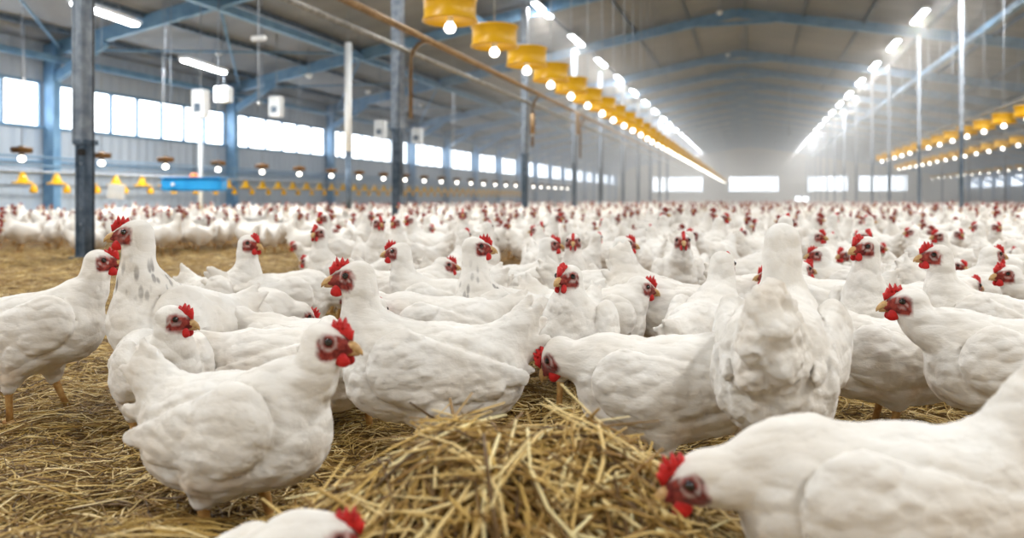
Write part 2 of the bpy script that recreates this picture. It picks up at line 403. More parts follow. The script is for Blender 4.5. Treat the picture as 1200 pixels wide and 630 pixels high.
r = tube_lamp(at(125, 17, 16), LP); r.rotation_euler = (0, 0, .15); tag(r, 'single white tube lamp beside the massive left post top', 'lamp')

# ---------------------------------------------------------------- yellow drum heaters
def drum(loc, ztop, first, scale=1):
    if first is None:
        r = empty('drum_heater', loc)
        MB().lathe([(0, .25), (.26, .25), (.287, .245), (.287, .225), (.272, .215), (.268, .05), (.285, .02), (.29, 0), (.27, -.004), (.25, .02), (.20, .035), (.07, .045), (0, .045)], n=36).build('drum', M_YEL, r)
        MB().lathe([(0, .05), (.035, .05), (.035, -.01), (0, -.01)], n=16).build('socket', M_WHITE, r)
        MB().lathe([(0, -.005), (.03, -.012), (.052, -.04), (.058, -.065), (.05, -.095), (.03, -.112), (0, -.118)], n=20).build('bulb', M_BULB, r)
        MB().tube([(0, 0, .25), (0, 0, ztop)], .008, 6).build('cable', M_TUBE, r)
        remember(r)
    else: r = copy_tree(first)
    r.location = loc; r.rotation_euler = (0, 0, random.uniform(-.2, .2)); return r
DP = None
d0, dd, XD = 979*3/355, 1.385, -3.0
zb = H+.591*3
for k in range(58):
    d = d0+dd*k; y = (d-3*SA)/CA
    if y > 96: break
    r = drum((XD+random.uniform(-.02, .02), y, zb+.06+0), zr(XD)-zb-.065, DP)
    if DP is None: DP = r
    n = ['largest yellow drum heater with lit bulb, cut by the top of view', 'second yellow drum heater from the top of the descending line', 'third yellow drum heater of the descending line',
         'fourth yellow drum heater of the descending line', 'fifth yellow drum heater of the descending line', 'sixth yellow drum heater of the descending line'][k] if k < 6 else \
        ('yellow drum heater number %s down the central line' % ['seven', 'eight', 'nine', 'ten'][k-6] if k < 10 else 'small yellow drum heater merging into the far end of the central line')
    tag(r, n, 'heater', 'yellow drum heaters of the central line')
for row, (X, zc, da, db, nm) in enumerate(((6.1, 2.52, 18.6, 41, 'upper'), (8.8, 2.52, 26.0, 52, 'middle'), (16.0, 2.52, 48, 76, 'lowest'))):
    k = 0; d = da; RP = None
    while d < db:
        y = (d+X*SA)/CA
        r = drum((X, y, zc), zr(X)-zc-.005, RP)
        if RP is None: RP = r
        tag(r, 'yellow drum heater in the %s row at right, %s of its row' % (nm, ordn[k] if k < 5 else 'among the far ones'), 'heater', 'yellow drum heaters of the %s right row' % nm)
        d += 1.75 if row < 2 else 2.2; k += 1
# supply pipes of the rows at right
for X, z, ya, yb, nm in ((6.1, 2.95, 20, 45, 'thin grey pipe above the upper right row of drums'), (8.8, 2.92, 28, 56, 'thin grey pipe above the middle right row of drums')):
    tag(MB().tube([(X, ya, z), (X, yb, z)], .03, 8).build('supply_pipe', M_GPIPE), nm, 'pipe')

# pipes along the left row of posts
def line_pts(s, X, ya, yb): z = H+s*abs(X); return [(X, ya, z), (X, yb, z)]
XP = -6.15
zb1 = H+.509*6.15; zb2 = H+.455*6.15
yy = [2+.2*k for k in range(2)]
tag(MB().tube([(XP, 5, zb1), (XP, 40, zb1), (XP, 92, zb1)], .06, 12).build('brown_pipe', M_PIPE), 'long brown pipe running beside the yellow drums down the hall', 'pipe')
tag(MB().tube([(XP-.12, 5, zb2), (XP-.12, 92, zb2)], .045, 12).build('grey_pipe', M_GPIPE), 'long grey pipe just below the brown pipe', 'pipe')
for i, x in enumerate(lx[1:4]):
    d = 979*6.4/(883-x); y = (d-6.4*SA)/CA
    pts = [(XP-.06, y+.16, zb1-.55)]+[(XP-.06*math.cos(t), y+.16+.75*math.sin(t)*.9, zb1-.55+.5*math.sin(t)) if False else (XP-.06+.06*t/1.57, y+.16+.9*(1-math.cos(t)), zb1-.55+.53*math.sin(t)) for t in (.2, .5, .8, 1.1, 1.4, 1.57)]
    pts = [(XP-.06, y+.16, zb1-1.6)]+pts
    tag(MB().tube(pts, .04, 10).build('bent_pipe', M_PIPE), 'brown bent branch pipe rising along the %s' % ('post at left centre', 'third post of the left row', 'fourth post of the left row')[i].replace('post at left centre', 'second post of the left row'), 'pipe', 'bent branch pipes')

# brown capped heat lamps, nearer the left wall
BP = None
for k in range(26):
    iu = .001166+.0001425*k; d = 979*11.4*iu; y = (d-11.4*SA)/CA
    loc = (-11.4, y, H+.068*11.4+.02)
    if BP is None:
        r = empty('heat_lamp', loc)
        MB().lathe([(0, .07), (.05, .07), (.06, .05), (.15, .045), (.165, .03), (.165, .0), (.15, -.045), (.10, -.05), (0, -.05)], n=24).build('cap', M_BROWN, r)
        MB().lathe([(0, -.05), (.04, -.05), (.04, -.09), (0, -.09)], n=14).build('socket', M_DARK, r)
        MB().lathe([(0, -.085), (.035, -.10), (.055, -.13), (.052, -.165), (.03, -.185), (0, -.19)], n=18).build('bulb', M_BULB, r)
        MB().tube([(0, 0, .07), (0, 0, zr(-11.4)-H-.068*11.4-.025)], .006, 5).build('cable', M_GALV, r)
        remember(r); BP = r
    else: r = copy_tree(BP); r.location = loc
    lab = ['unlit-looking brown capped heat lamp farthest left under the windows', 'brown capped heat lamp with lit bulb just right of the massive post', 'brown capped heat lamp left of the white upright pole', 'brown capped heat lamp right of the white upright pole']
    tag(r, lab[k] if k < 4 else ('brown capped heat lamp under the windows, number %s from the left' % ['five', 'six', 'seven', 'eight', 'nine'][k-4] if k < 9 else 'small brown capped heat lamp far along the left lamp line'), 'heat lamp', 'brown capped heat lamps along the left windows')
# yellow feeder pans on the pipe by the left wall
z = H+.0293*15.5
tag(MB().tube([(-15.5, 8, z+.16), (-15.5, 92, z+.16)], .03, 8).build('feed_pipe', M_TUBE), 'pale feed pipe above the yellow feeder pans at the left wall', 'pipe')
for dz in (.55, .34): tag(MB().tube([(-16.4, 8, z+dz), (-16.4, 92, z+dz)], .025, 8).build('water_pipe', M_FRAME), 'thin blue-grey water pipe on the left wall, %s one' % ('upper' if dz > .5 else 'lower'), 'pipe')
FP = None
for k in range(46):
    iu = .001167+.000057*k; d = 979*15.5*iu; y = (d-15.5*SA)/CA
    loc = (-15.5, y, z-.12)
    if FP is None:
        r = empty('feeder_pan', loc)
        MB().lathe([(0, .0), (.2, .0), (.215, .03), (.2, .04), (.12, .06), (.085, .16), (.05, .24), (.03, .26), (0, .26)], n=20).build('pan', M_YEL, r)
        MB().tube([(0, 0, .24), (0, 0, .3)], .02, 8).build('drop_tube', M_WHITE, r)
        MB().lathe([(0, -.2), (.07, -.2), (.09, -.14), (.06, -.06), (.02, 0)], c=(.1, .2, 0), n=12).build('drinker_cup', M_YEL, r)
        remember(r); FP = r
    else: r = copy_tree(FP); r.location = loc
    tag(r, ('yellow feeder pan at the left wall, %s from the left edge' % ['first', 'second', 'third', 'fourth', 'fifth', 'sixth'][k]) if k < 6 else 'small yellow feeder pan farther along the left wall pipe', 'feeder', 'yellow feeder pans along the left wall')

# hanging white boxes, poles, wires
def pole_box(x, ytop, ybot, d, wpx, poleto, label, name='control_box', sway=None):
    X, Y = px(x, d); k = d/FPX; zt = H+(233-ytop)*k; zb = H+(233-ybot)*k
    r = empty(name, (X, Y, zb)); tag(r, label, 'box')
    s = wpx*k
    MB().box((0, 0, (zt-zb)/2), (s, s*.7, zt-zb), .02).build('housing', M_WHITE, r)
    MB().box((0, -s*.36, (zt-zb)*.35), (s*.5, .02, (zt-zb)*.3), .004).build('panel', M_GALVD, r)
    if poleto == 'floor': MB().tube([(0, 0, 0), (0, 0, -zb)], .045, 10).build('pole', M_WHITE, r)
    MB().tube([(0, 0, zt-zb), (0, 0, zr(X)-zb-.02)], .012, 6).build('wire', M_GALV, r)
    return r
pole_box(235, 105, 138, 19, 17, 'floor', 'white control box on a white upright pole before the windows')
pole_box(262, 102, 120, 21, 18, '', 'small white box hanging just right of the pole box')
pole_box(324, 113, 137, 23, 15, '', 'white box hanging before the windows, right of the long wire')
pole_box(446, 141, 162, 27, 13, '', 'small white box hanging left of the second steel post')
pole_box(489, 150, 168, 30, 12, '', 'small white box hanging right of the second steel post')
def hang_rod(x, ya, yb, d, rad, label, fit=None, m=None):
    X, Y = px(x, d); k = d/FPX; zb = H+(233-yb)*k; zt = zr(X)-.02
    if ya is not None: zt = min(zt, H+(233-ya)*k)
    r = empty('hanging_rod', (X, Y, zb)); tag(r, label, 'rod')
    MB().tube([(0, 0, 0), (0, 0, zt-zb)], rad, 8).build('rod', m or M_TUBE, r)
    if fit:
        zf = (yb-fit)*k; MB().box((0, 0, zf), (.34, .12, .1), .02).build('clamp', M_WHITE, r)
    MB().lathe([(0, -.06), (.03, -.05), (.03, .02), (0, .03)], n=12).build('end_weight', M_WHITE, r)
    if ya is not None: MB().tube([(0, 0, zt-zb), (0, 0, zr(X)-zb-.02)], .006, 5).build('wire', M_GALV, r)
hang_rod(303, None, 120, 17, .014, 'long thin rod hanging from the roof with a white clamp', 45)
hang_rod(28, 28, 92, 18, .02, 'short pale rod hanging at the far left before the windows')
hang_rod(191, 62, 122, 19, .02, 'short pale rod hanging left of the white pole')
hang_rod(531, 107, 170, 26, .02, 'thin rod hanging between the second and third steel posts')
hang_rod(925, None, 160, 45, .03, 'thin rod hanging from the roof near the centre of the hall')
hang_rod(624, 133, 157, 21, .07, 'small tan box hanging beside the third steel post', m=M_PIPE)
hang_rod(677, 132, 158, 28, .08, 'small tan box hanging beside the fourth steel post', m=M_PIPE)
X, Y = px(408, 22); r = empty('upright_tube', (X, Y, 0)); tag(r, 'tall white upright tube left of the second steel post', 'tube')
MB().tube([(0, 0, 1.9), (0, 0, H+183*22/FPX)], .10, 14).build('upper_tube', M_WHITE, r); MB().tube([(0, 0, 0), (0, 0, 1.92)], .085, 12).build('lower_tube', M_GALVD, r)
MB().tube([(0, 0, H+183*22/FPX), (0, 0, zr(X)-.02)], .01, 6).build('wire', M_GALV, r)
# blue trough box
X, Y = px(228, 17.6); k = 17.6/FPX
r = empty('blue_trough', (X, Y, H+9*k)); r.rotation_euler = (0, 0, YAW); tag(r, 'bright blue plastic trough hanging behind the white pole', 'trough')
bt = MB(); bt.box((0, 0, 7.5*k), (70*k, .45, 15*k), .04); bt.build('tank', M_BLUE, r)
MB().box((0, 0, 15*k+.01), (71*k, .5, .03), .008).build('lid', M_BLUE, r)
for s in (-1, 1): MB().tube([(s*28*k, 0, 15*k), (s*28*k, 0, zr(X)-H-9*k-.03)], .008, 6).build('hanger', M_GALV, r)
b = MB(); b.tube([(-20*k, -.23, 8*k), (-20*k, -.26, 8*k)], .035, 12); b.build('knob', M_WHITE, r)
# white notice sheet and orange cup
X, Y = px(136, 16); k = 16/FPX
o = MB().box((0, 0, 0), (20*k, .012, 17*k), .003).build('notice_board', M_WHITE, None, (X, Y, H+9*k)); o.rotation_euler = (0, .08, YAW)
tag(o, 'blank white board hanging right of the massive left post', 'board')
X, Y = px(227, 19.2); r = empty('orange_float', (X, Y, H+25*19.2/FPX)); tag(r, 'small orange round float beside the white pole above the trough', 'float')
MB().lathe([(0, .11), (.06, .1), (.1, .05), (.11, 0), (.09, -.07), (.04, -.11), (0, -.115)], n=18).build('bowl', M_ORANGE, r); MB().tube([(0, 0, .1), (0, 0, 1.0)], .007, 6).build('cord', M_DARK, r)
# round lamps low on the end wall
for x, n in ((937, 'left'), (946, 'right')):
    X, Y = px(x, 96); r = empty('round_wall_lamp', (X, Y1-.12, H-.05)); tag(r, 'round white glowing lamp low on the far wall, %s one of two' % n, 'lamp')
    MB().box((0, .05, 0), (.75, .1, .75), .03).build('housing', M_WHITE, r)
    q = MB(); q.tube([(0, 0, 0), (0, -.08, 0)], .3, 24); q.build('lens', M_TUBEL, r)

# ---------------------------------------------------------------- hens: bodies grown as one smooth surface
def surface_nets(F, org, h):
    S = F < 0
    nx, ny, nz = F.shape
    def cr(a, i, j, k): return a[i:nx-1+i, j:ny-1+j, k:nz-1+k]
    cnt = sum(cr(S.astype(np.int8), i, j, k) for i in (0, 1) for j in (0, 1) for k in (0, 1))
    act = (cnt > 0) & (cnt < 8); idx = -np.ones(act.shape, np.int64); ii = np.argwhere(act); idx[act] = np.arange(len(ii))
    acc = np.zeros((len(ii), 3)); num = np.zeros(len(ii)); I, J, K = ii.T
    corners = [(i, j, k) for i in (0, 1) for j in (0, 1) for k in (0, 1)]
    for a in corners:
        for ax in range(3):
            if a[ax]: continue
            b = list(a); b[ax] = 1
            fa = F[I+a[0], J+a[1], K+a[2]]; fb = F[I+b[0], J+b[1], K+b[2]]
            m = (fa < 0) != (fb < 0); t = np.where(m, fa/np.where(m, fa-fb, 1), 0)
            P = np.array(a, float)[None]+np.zeros((len(ii), 1)); P[:, ax] = t
            acc[m] += P[m]; num[m] += 1
    V = org+h*(ii+acc/num[:, None])
    quads = []
    for ax in range(3):
        o1, o2 = [(1, 2), (2, 0), (0, 1)][ax]
        sl0 = [slice(None)]*3; sl1 = [slice(None)]*3; sl0[ax] = slice(0, -1); sl1[ax] = slice(1, None)
        A = S[tuple(sl0)]; B = S[tuple(sl1)]; e = np.argwhere(A != B)
        e = e[(e[:, o1] > 0) & (e[:, o2] > 0) & (e[:, o1] < F.shape[o1]-1) & (e[:, o2] < F.shape[o2]-1)]
        def c(d1, d2):
            q = e.copy(); q[:, o1] -= d1; q[:, o2] -= d2; return idx[q[:, 0], q[:, 1], q[:, 2]]
        q = np.stack([c(1, 1), c(0, 1), c(0, 0), c(1, 0)], 1)
        fl = ~A[e[:, 0], e[:, 1], e[:, 2]]; q[fl] = q[fl][:, ::-1]; quads.append(q)
    Q = np.concatenate(quads); Q = Q[(Q >= 0).all(1)]
    return V, Q
def smin(a, b, k): h = np.clip(.5+.5*(b-a)/k, 0, 1); return b*(1-h)+a*h-k*h*(1-h)
def ell(P, c, r):
    q = P-np.array(c); r = np.array(r); k0 = np.sqrt(((q/r)**2).sum(-1)); k1 = np.sqrt(((q/r**2)**2).sum(-1))+1e-9
    return k0*(k0-1)/k1
def cap(P, a, b, ra, rb, ys=1, p=1.):
    a = np.array(a, float); b = np.array(b, float); q = P-a; d = b-a
    if ys != 1: q = q*np.array([1, ys, 1]); d = d*np.array([1, ys, 1])
    t = np.clip((q@d)/(d@d), 0, 1); r = ra+(rb-ra)*t**p
    return (np.sqrt(((q-t[..., None]*d)**2).sum(-1))-r)/(1 if ys == 1 else .5*(1+ys))
def ry(a): c, s = math.cos(a), math.sin(a); return np.array([[c, 0, s], [0, 1, 0], [-s, 0, c]])
def rz(a): c, s = math.cos(a), math.sin(a); return np.array([[c, -s, 0], [s, c, 0], [0, 0, 1]])
def vnoise(p):          # smooth value noise on a lattice
    i = np.floor(p).astype(np.int64); f = p-i; f = f*f*(3-2*f); out = 0
    for a in (0, 1):
        for b in (0, 1):
            for c in (0, 1):
                k = (i[:, 0]+a)*73856093 ^ (i[:, 1]+b)*19349663 ^ (i[:, 2]+c)*83492791
                k = (k ^ (k >> 13))*1274126177 & 0x7fffffff; v = ((k ^ (k >> 16)) & 0xffff)/65535.
                out = out+v*(f[:, 0] if a else 1-f[:, 0])*(f[:, 1] if b else 1-f[:, 1])*(f[:, 2] if c else 1-f[:, 2])
    return out
DEF = dict(hz=.43, hx=.19, hy=0, yaw=0, pit=0, z0=.235, body=0, tail=.13, fluff=0, seed=0, legs=True, fat=1.0)
def hen_data(h=.0065, **kw):
    P_ = dict(DEF); P_.update(kw); z0 = P_['z0']; rs = np.random.default_rng(P_['seed']+5)
    head = np.array([P_['hx'], P_['hy'], P_['hz']]); HR = rz(P_['yaw'])@ry(P_['pit'])
    lo = np.array([-.34, -.19, .02]); lo[1] = min(-.17, head[1]-.07); hi = np.array([.30, .17, .5])
    hi[0] = max(.26, head[0]+.08); hi[1] = max(.17, head[1]+.07); hi[2] = max(z0+.27, head[2]+.07); lo[2] = min(.06, head[2]-.07)
    n = np.ceil((hi-lo)/h).astype(int); ax = [lo[i]+h*np.arange(n[i]) for i in range(3)]
    G = np.stack(np.meshgrid(*ax, indexing='ij'), -1)
    B = ry(-P_['body'])          # torso pitch, + is breast up
    piv = np.array([0, 0, z0]); T = (G-piv)@B     # into torso frame (centre = origin)
    f = P_['fat']
    F = ell(T, (-.01, 0, 0), (.165, .096*f, .094))
    F = smin(F, ell(T, (.085, 0, -.008), (.095, .086*f, .094)), .03)
    F = smin(F, ell(T, (-.105, 0, -.022), (.086, .074*f+P_['fluff']*.02, .084+P_['fluff']*.02)), .03)
    F = smin(F, ell(T, (-.02, 0, -.05), (.11, .076*f, .07)), .03)
    tz = P_['tail']
    F = smin(F, cap(T, (-.13, 0, .03), (-.185, 0, .03+tz*.5), .060, .036, 1.5), .035)
    el0 = math.atan2(tz*1.1, .085)       # fan of tail feathers, each a thin tapered blade
    for j in range(6):
        e_ = el0*(1.06-.17*j)-.04*j; ln = (.128, .136, .134, .124, .108, .09)[j]; sy = (.010 if j % 2 else -.010)*(.4+.25*j)
        st = np.array([-.135+.004*j, sy*.5, .035-.007*j]); F = smin(F, cap(T, st, st+np.array([-ln*math.cos(e_), sy, ln*math.sin(e_)]), .036+.016*P_['fluff'], .0085+.018*P_['fluff'], 2.1-1.1*P_['fluff'], 1.5), .008+.01*P_['fluff'])
    # neck along a bezier
    b0 = piv+B@np.array([.085, 0, .035]); low = np.clip((.33-(head[2]))/.15, 0, 1)
    fw = HR@np.array([1, 0, 0])
    c1 = b0+B@np.array([.07, 0, .05])*(1-.3*low); c2 = head-(1-low)*np.array([.015, 0, .085])-low*(.09*fw*np.array([1, 1, .3])-np.array([0, 0, .03]))
    hd = head-.012*fw
    ts = np.linspace(0, 1, 8); bz = [(1-t)**3*b0+3*(1-t)**2*t*c1+3*(1-t)*t*t*c2+t**3*hd for t in ts]
    nk = P_.get('nk', .86); rr = [.080*nk, .072*nk, .061*nk, .052*nk, .045*nk, .039*nk, .034, .031]
    NK = None
    for i in range(7):
        c_ = cap(G, bz[i], bz[i+1], rr[i], rr[i+1]); NK = c_ if NK is None else smin(NK, c_, .012)
    F = smin(F, NK, .022)
    Hh = (G-head)@HR
    HD = ell(Hh, (-.002, 0, -.001), (.036, .0265, .0285)); HD = smin(HD, cap(Hh, (.015, 0, -.003), (.042, 0, -.008), .021, .011), .012)
    F = smin(F, HD, .016)
    # thighs
    hk = []
    if P_['legs']:
        for s in (-1, 1):
            off = P_.get('stride', .0)*s
            k_ = np.array([-.005+off, s*.052, .105]); hk.append(k_)
            F = smin(F, cap(G, (.005+off*.3, s*.045, z0-.05), k_, .062, .017), .03)
    # folded wings
    for s in (-1, 1):
        W = cap(T, (.062, s*.080*f, .018), (-.178, s*.060*f, -.006), .064, .006, 2.2, .9)
        W = smin(W, cap(T, (.03, s*.086*f, -.010), (-.12, s*.070*f, -.028), .048, .010, 2.3, .9), .01)-.005
        F = np.minimum(F+.008*np.exp(-(np.maximum(W, 0)/.007)**2), W) if h < .011 else smin(F, W, .006)
    V, Q = surface_nets(F, lo, h)
    # feather tufts: soft layered ripples, not on the head
    hd_ = np.linalg.norm(V-head, axis=1); amt = np.clip((hd_-.04)/.05, 0, 1)
    Tn = (V-piv)@B; ph = rs.uniform(0, 6, 8)
    nrm = np.zeros_like(V); fn = np.cross(V[Q[:, 2]]-V[Q[:, 0]], V[Q[:, 3]]-V[Q[:, 1]])
    for k in range(4): np.add.at(nrm, Q[:, k], fn)
    nrm /= np.linalg.norm(nrm, axis=1)[:, None]+1e-9
    x, y, z = Tn.T
    if h < .011:
        o_ = rs.uniform(0, 50, 3)
        wx = vnoise(Tn*16+o_)-.5; wy = vnoise(Tn*16+o_+7.3)-.5; w2 = vnoise(Tn*55+o_+3)-.5
        rad = np.sqrt(y*y+(z+.0)**2)+1e-6; ang = np.arctan2(y, z)
        u = -x+.25*rad*np.abs(np.sin(ang*.5))+.026*wx; sc = ang*np.clip(rad, .05, .11)+.026*wy
        sp, cw_ = .027, .024
        row = np.floor(u/sp); hgt = np.zeros(len(x))
        for dr in (0, -1):            # overlapping rounded feather tips in staggered rows
            rr_ = row+dr; cc = sc/cw_+.5*np.mod(rr_, 2); fr = (cc-np.floor(cc))*2-1
            tip = (rr_+1+.62*np.sqrt(np.clip(1-fr*fr, 0, 1)))*sp; t_ = (u-rr_*sp)/(tip-rr_*sp)
            hgt = np.maximum(hgt, np.where((t_ > 0) & (t_ < 1), .25+.75*t_, 0))
        far_head = np.clip((hd_-.09)/.08, 0, 1)*rs.uniform(.7, 1.2)
        dsp = .0042*(hgt-.5)*far_head + .0050*(vnoise(Tn*24+o_)-.5) + .0028*w2 + .0016*(vnoise(Tn*130*np.array([.5, 1, 1])+o_)-.5)
        fl = np.clip((-x-.07)/.08, 0, 1)*(.25+P_['fluff']); Tw = Tn+.012*np.stack([wx, wy, w2], 1)*2; dsp += fl*(.011*(.2-np.abs(vnoise(Tw*52+o_)-.5))+.008*(vnoise(Tw*95+o_)-.5))
        V = V+nrm*(dsp*amt)[:, None]
    # masks
    L = (V-head)@HR; L2 = L*np.array([1, 1, 1]); L2[:, 1] = np.abs(L2[:, 1])
    def seg(p, a, b): a = np.array(a); b = np.array(b); d = b-a; t = np.clip(((p-a)@d)/(d@d), 0, 1); return np.linalg.norm(p-a-t[:, None]*d, axis=1)
    fd = np.minimum(seg(L2, (.040, .010, -.006), (.013, .026, .002)), seg(L2, (.036, .012, -.010), (.008, .024, -.014))+.003)
    face = np.clip((.0185-fd)/.004, 0, 1)
    er = np.linalg.norm(L2-np.array([.015, .0245, .005]), axis=1); face *= 1-.55*np.clip(1-np.abs(er-.0125)/.003, 0, 1)*(L2[:, 0] < .026)
    soil_shade = np.clip((.25-V[:, 2])/.12, 0, 1)*.75+np.clip((-x-.16)/.08, 0, 1)*.3; soil_shade *= amt  # stains plus painted tan shade towards the belly; stains at the vent
    dn = np.min(np.stack([np.linalg.norm(V-b, axis=1)-r_ for b, r_ in zip(bz, rr)]), 0); dbase = np.linalg.norm(V-(bz[1]), axis=1)
    hack = np.clip(1-dn/.01, 0, 1)*np.clip(1-np.abs(dbase-.075)/.045, 0, 1)
    mi = np.zeros(len(Q), int)
    # legs: shank and toes
    Vs = [V]; Qs = [Q]; off = len(V); at = [np.stack([face, soil_shade, hack], 1)]
    def tub(pts, rs_, n=8):
        nonlocal off, mi
        pts = np.array(pts, float); v = []
        for i, p in enumerate(pts):
            t = pts[min(i+1, len(pts)-1)]-pts[max(i-1, 0)]; t /= np.linalg.norm(t)+1e-9
            u = np.cross(t, [0, 1, 0.1]); u /= np.linalg.norm(u)+1e-9; w_ = np.cross(t, u)
            for k in range(n): v.append(p+rs_[i]*(math.cos(2*PI*k/n)*u+math.sin(2*PI*k/n)*w_))
        m = len(pts); q = [[off+i*n+k, off+i*n+(k+1) % n, off+(i+1)*n+(k+1) % n, off+(i+1)*n+k] for i in range(m-1) for k in range(n)]
        q += [[off+(m-1)*n+k for k in (0, 1, 2, 3)], [off+(m-1)*n+k for k in (3, 4, 5, 6)], [off+(m-1)*n+k for k in (6, 7, 0, 3)]] if n == 8 else [[off+(m-1)*n+k for k in (0, 1, 2, 3)]]
        Vs.append(np.array(v)); Qs.append(np.array(q)); mi = np.concatenate([mi, np.ones(len(q), int)]); at.append(np.zeros((len(v), 3))); off += len(v)
    nn = 8 if h < .02 else 4
    for i, k_ in enumerate(hk):
        off_f = P_.get('stride', 0)*(1 if k_[1] > 0 else -1)*.5
        ft = np.array([k_[0]+.02+off_f, k_[1], .014])
        tub([k_+np.array([0, 0, .03]), k_, k_*.5+ft*.5, ft+np.array([0, 0, .006])], [.014, .0115, .0085, .0095], nn)
        if h < .02:
            for a in (-.5, 0, .5, PI):
                ln = .055 if a != PI else .024; u = np.array([math.cos(a), math.sin(a), 0])
                tub([ft, ft+u*ln*.5+np.array([0, 0, .002]), ft+u*ln+np.array([0, 0, -.007]), ft+u*(ln+.01)+np.array([0, 0, -.011])], [.0095, .0072, .0062, .002], nn)
    return np.concatenate(Vs), np.concatenate(Qs), mi, np.concatenate(at), head, HR
def hen_mesh(name, mats, h=.0065, **kw):
    V, Q, mi, A, head, HR = hen_data(h, **kw)
    me = np_mesh(name, V, Q, mats, midx=mi)
    for j, nm in enumerate(('face', 'soil_shade', 'hackle')):
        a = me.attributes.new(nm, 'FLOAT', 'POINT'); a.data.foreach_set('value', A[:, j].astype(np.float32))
    return me, head, HR
# head furniture, modelled once around the head centre (+x is the beak)
def comb_mesh(hgt=1., seed=0):
    r_ = random.Random(seed); q_ = lambda L_: [(.047-(.047-x)*.60, .016+(z-.02)*.74) for x, z in L_]
    base = [(.046, .004), (.043, .013), (.034, .021), (.02, .026), (.004, .027), (-.012, .024), (-.026, .018)]
    tips = [(.047, .026), (.037, .043), (.022, .052), (.004, .053), (-.014, .047), (-.031, .036)]
    val = [(.043, .028), (.031, .034), (.014, .038), (-.005, .037), (-.022, .030)]
    base, tips, val = q_(base), q_(tips), q_(val)
    out = [base[0]]
    for i, t in enumerate(tips):
        out.append((t[0]+r_.uniform(-.002, .002), .02+(t[1]-.02)*hgt*r_.uniform(.9, 1.1)))
        if i < len(val): out.append((val[i][0], .02+(val[i][1]-.02)*hgt))
    out.append(base[-1]); out += [(x, z-.006) for x, z in base[::-1][1:-1]]
    bm = bmesh.new(); n = len(out)
    cx = sum(p[0] for p in out)/n; cz = sum(p[1] for p in out)/n
    rings = []
    for yy, s in ((-.0022, .9), (-.0045, .72), (0, 1.), (.0045, .72), (.0022, .9)): pass
    # inner fillet lines give the plate a rounded edge and a thicker root
    def ring(y, s): return [bm.verts.new((cx+(p[0]-cx)*s, y, cz-.004+(p[1]-cz+.004)*s)) for p in out]
    R = [ring(-.0065, .6), ring(-.0055, .88), ring(0, 1.), ring(.0055, .88), ring(.0065, .6)]
    for a, b in zip(R, R[1:]):
        for i in range(n): f = bm.faces.new((a[i], a[(i+1) % n], b[(i+1) % n], b[i])); f.smooth = True
    for rg, y in ((R[0], -.006), (R[-1], .006)):
        c = bm.verts.new((cx, y, cz-.002))
        for i in range(n): f = bm.faces.new((rg[i], rg[(i+1) % n], c)); f.smooth = True
    bmesh.ops.subdivide_edges(bm, edges=bm.edges, cuts=1, use_grid_fill=True, smooth=.3)
    bmesh.ops.recalc_face_normals(bm, faces=bm.faces); me = bpy.data.meshes.new('comb'); bm.to_mesh(me); bm.free(); me.materials.append(M_COMB)
    return me
COMBS = [comb_mesh(1., 1), comb_mesh(1.15, 2), comb_mesh(.8, 3)]
def beak_mesh():
    m = MB(); m.tube([(.038, 0, -.005), (.046, 0, -.005), (.054, 0, -.008), (.061, 0, -.014), (.0635, 0, -.019)], [.0105, .0092, .0068, .0036, .0008], 10)
    m.tube([(.038, 0, -.013), (.046, 0, -.0145), (.053, 0, -.0165), (.058, 0, -.0185)], [.008, .0062, .004, .001], 10); return m.mesh('beak', M_BEAK)
BEAK = beak_mesh()
def wattle_mesh(s):
    bm = bmesh.new(); bmesh.ops.create_icosphere(bm, subdivisions=3, radius=1)
    for v in bm.verts:
        x, y, z = v.co; w_ = 1+.25*(-z)
        v.co = Vector((.031+.0135*x*w_-.002*z, s*.0095+.0055*y, -.0245+.0135*z))
    for f in bm.faces: f.smooth = True
    me = bpy.data.meshes.new('wattle'); bm.to_mesh(me); bm.free(); me.materials.append(M_COMB); return me
WAT = [wattle_mesh(-1), wattle_mesh(1)]
def eye_mesh(s):
    bm = bmesh.new(); bmesh.ops.create_icosphere(bm, subdivisions=2, radius=.0072, matrix=Matrix.Translation((.015, s*.0245, .005)))
    for f in bm.faces: f.smooth = True
    me = bpy.data.meshes.new('eye'); bm.to_mesh(me); bm.free(); me.materials.append(M_EYE); return me
EYE = [eye_mesh(-1), eye_mesh(1)]
def furnish(body, head, HR, comb=0):
    M = Matrix.Translation(head) @ Matrix([list(r) for r in HR]).to_4x4()
    for nm, me in (('comb', COMBS[comb]), ('beak', BEAK), ('wattle', WAT[0]), ('wattle', WAT[1]), ('eye', EYE[0]), ('eye', EYE[1])):
        c = obj(nm, me, body); c.matrix_local = M
PLACED = []
def hen(x, d, phi, label, s=1., res=.0065, mats=None, comb=0, zoff=0, group=None, **kw):
    """x: picture column of the body, d: distance, phi: 0 faces right, 90 away, 180 left, 270 towards us"""
    seed = len(PLACED); kw.setdefault('seed', seed)
    me, head, HR = hen_mesh('hen', mats or [M_HEN, M_LEG], res, **kw)
    X, Y = px(x, d); o = obj('hen', me); o.location = (X, Y, zoff); o.rotation_euler = (0, 0, math.radians(phi)+YAW); o.scale = (s, s, s)
    furnish(o, head, HR, comb); tag(o, label, 'hen', group); PLACED.append((X, Y, d)); return o
R_ = math.radians
SP = [M_SPECK, M_LEG]
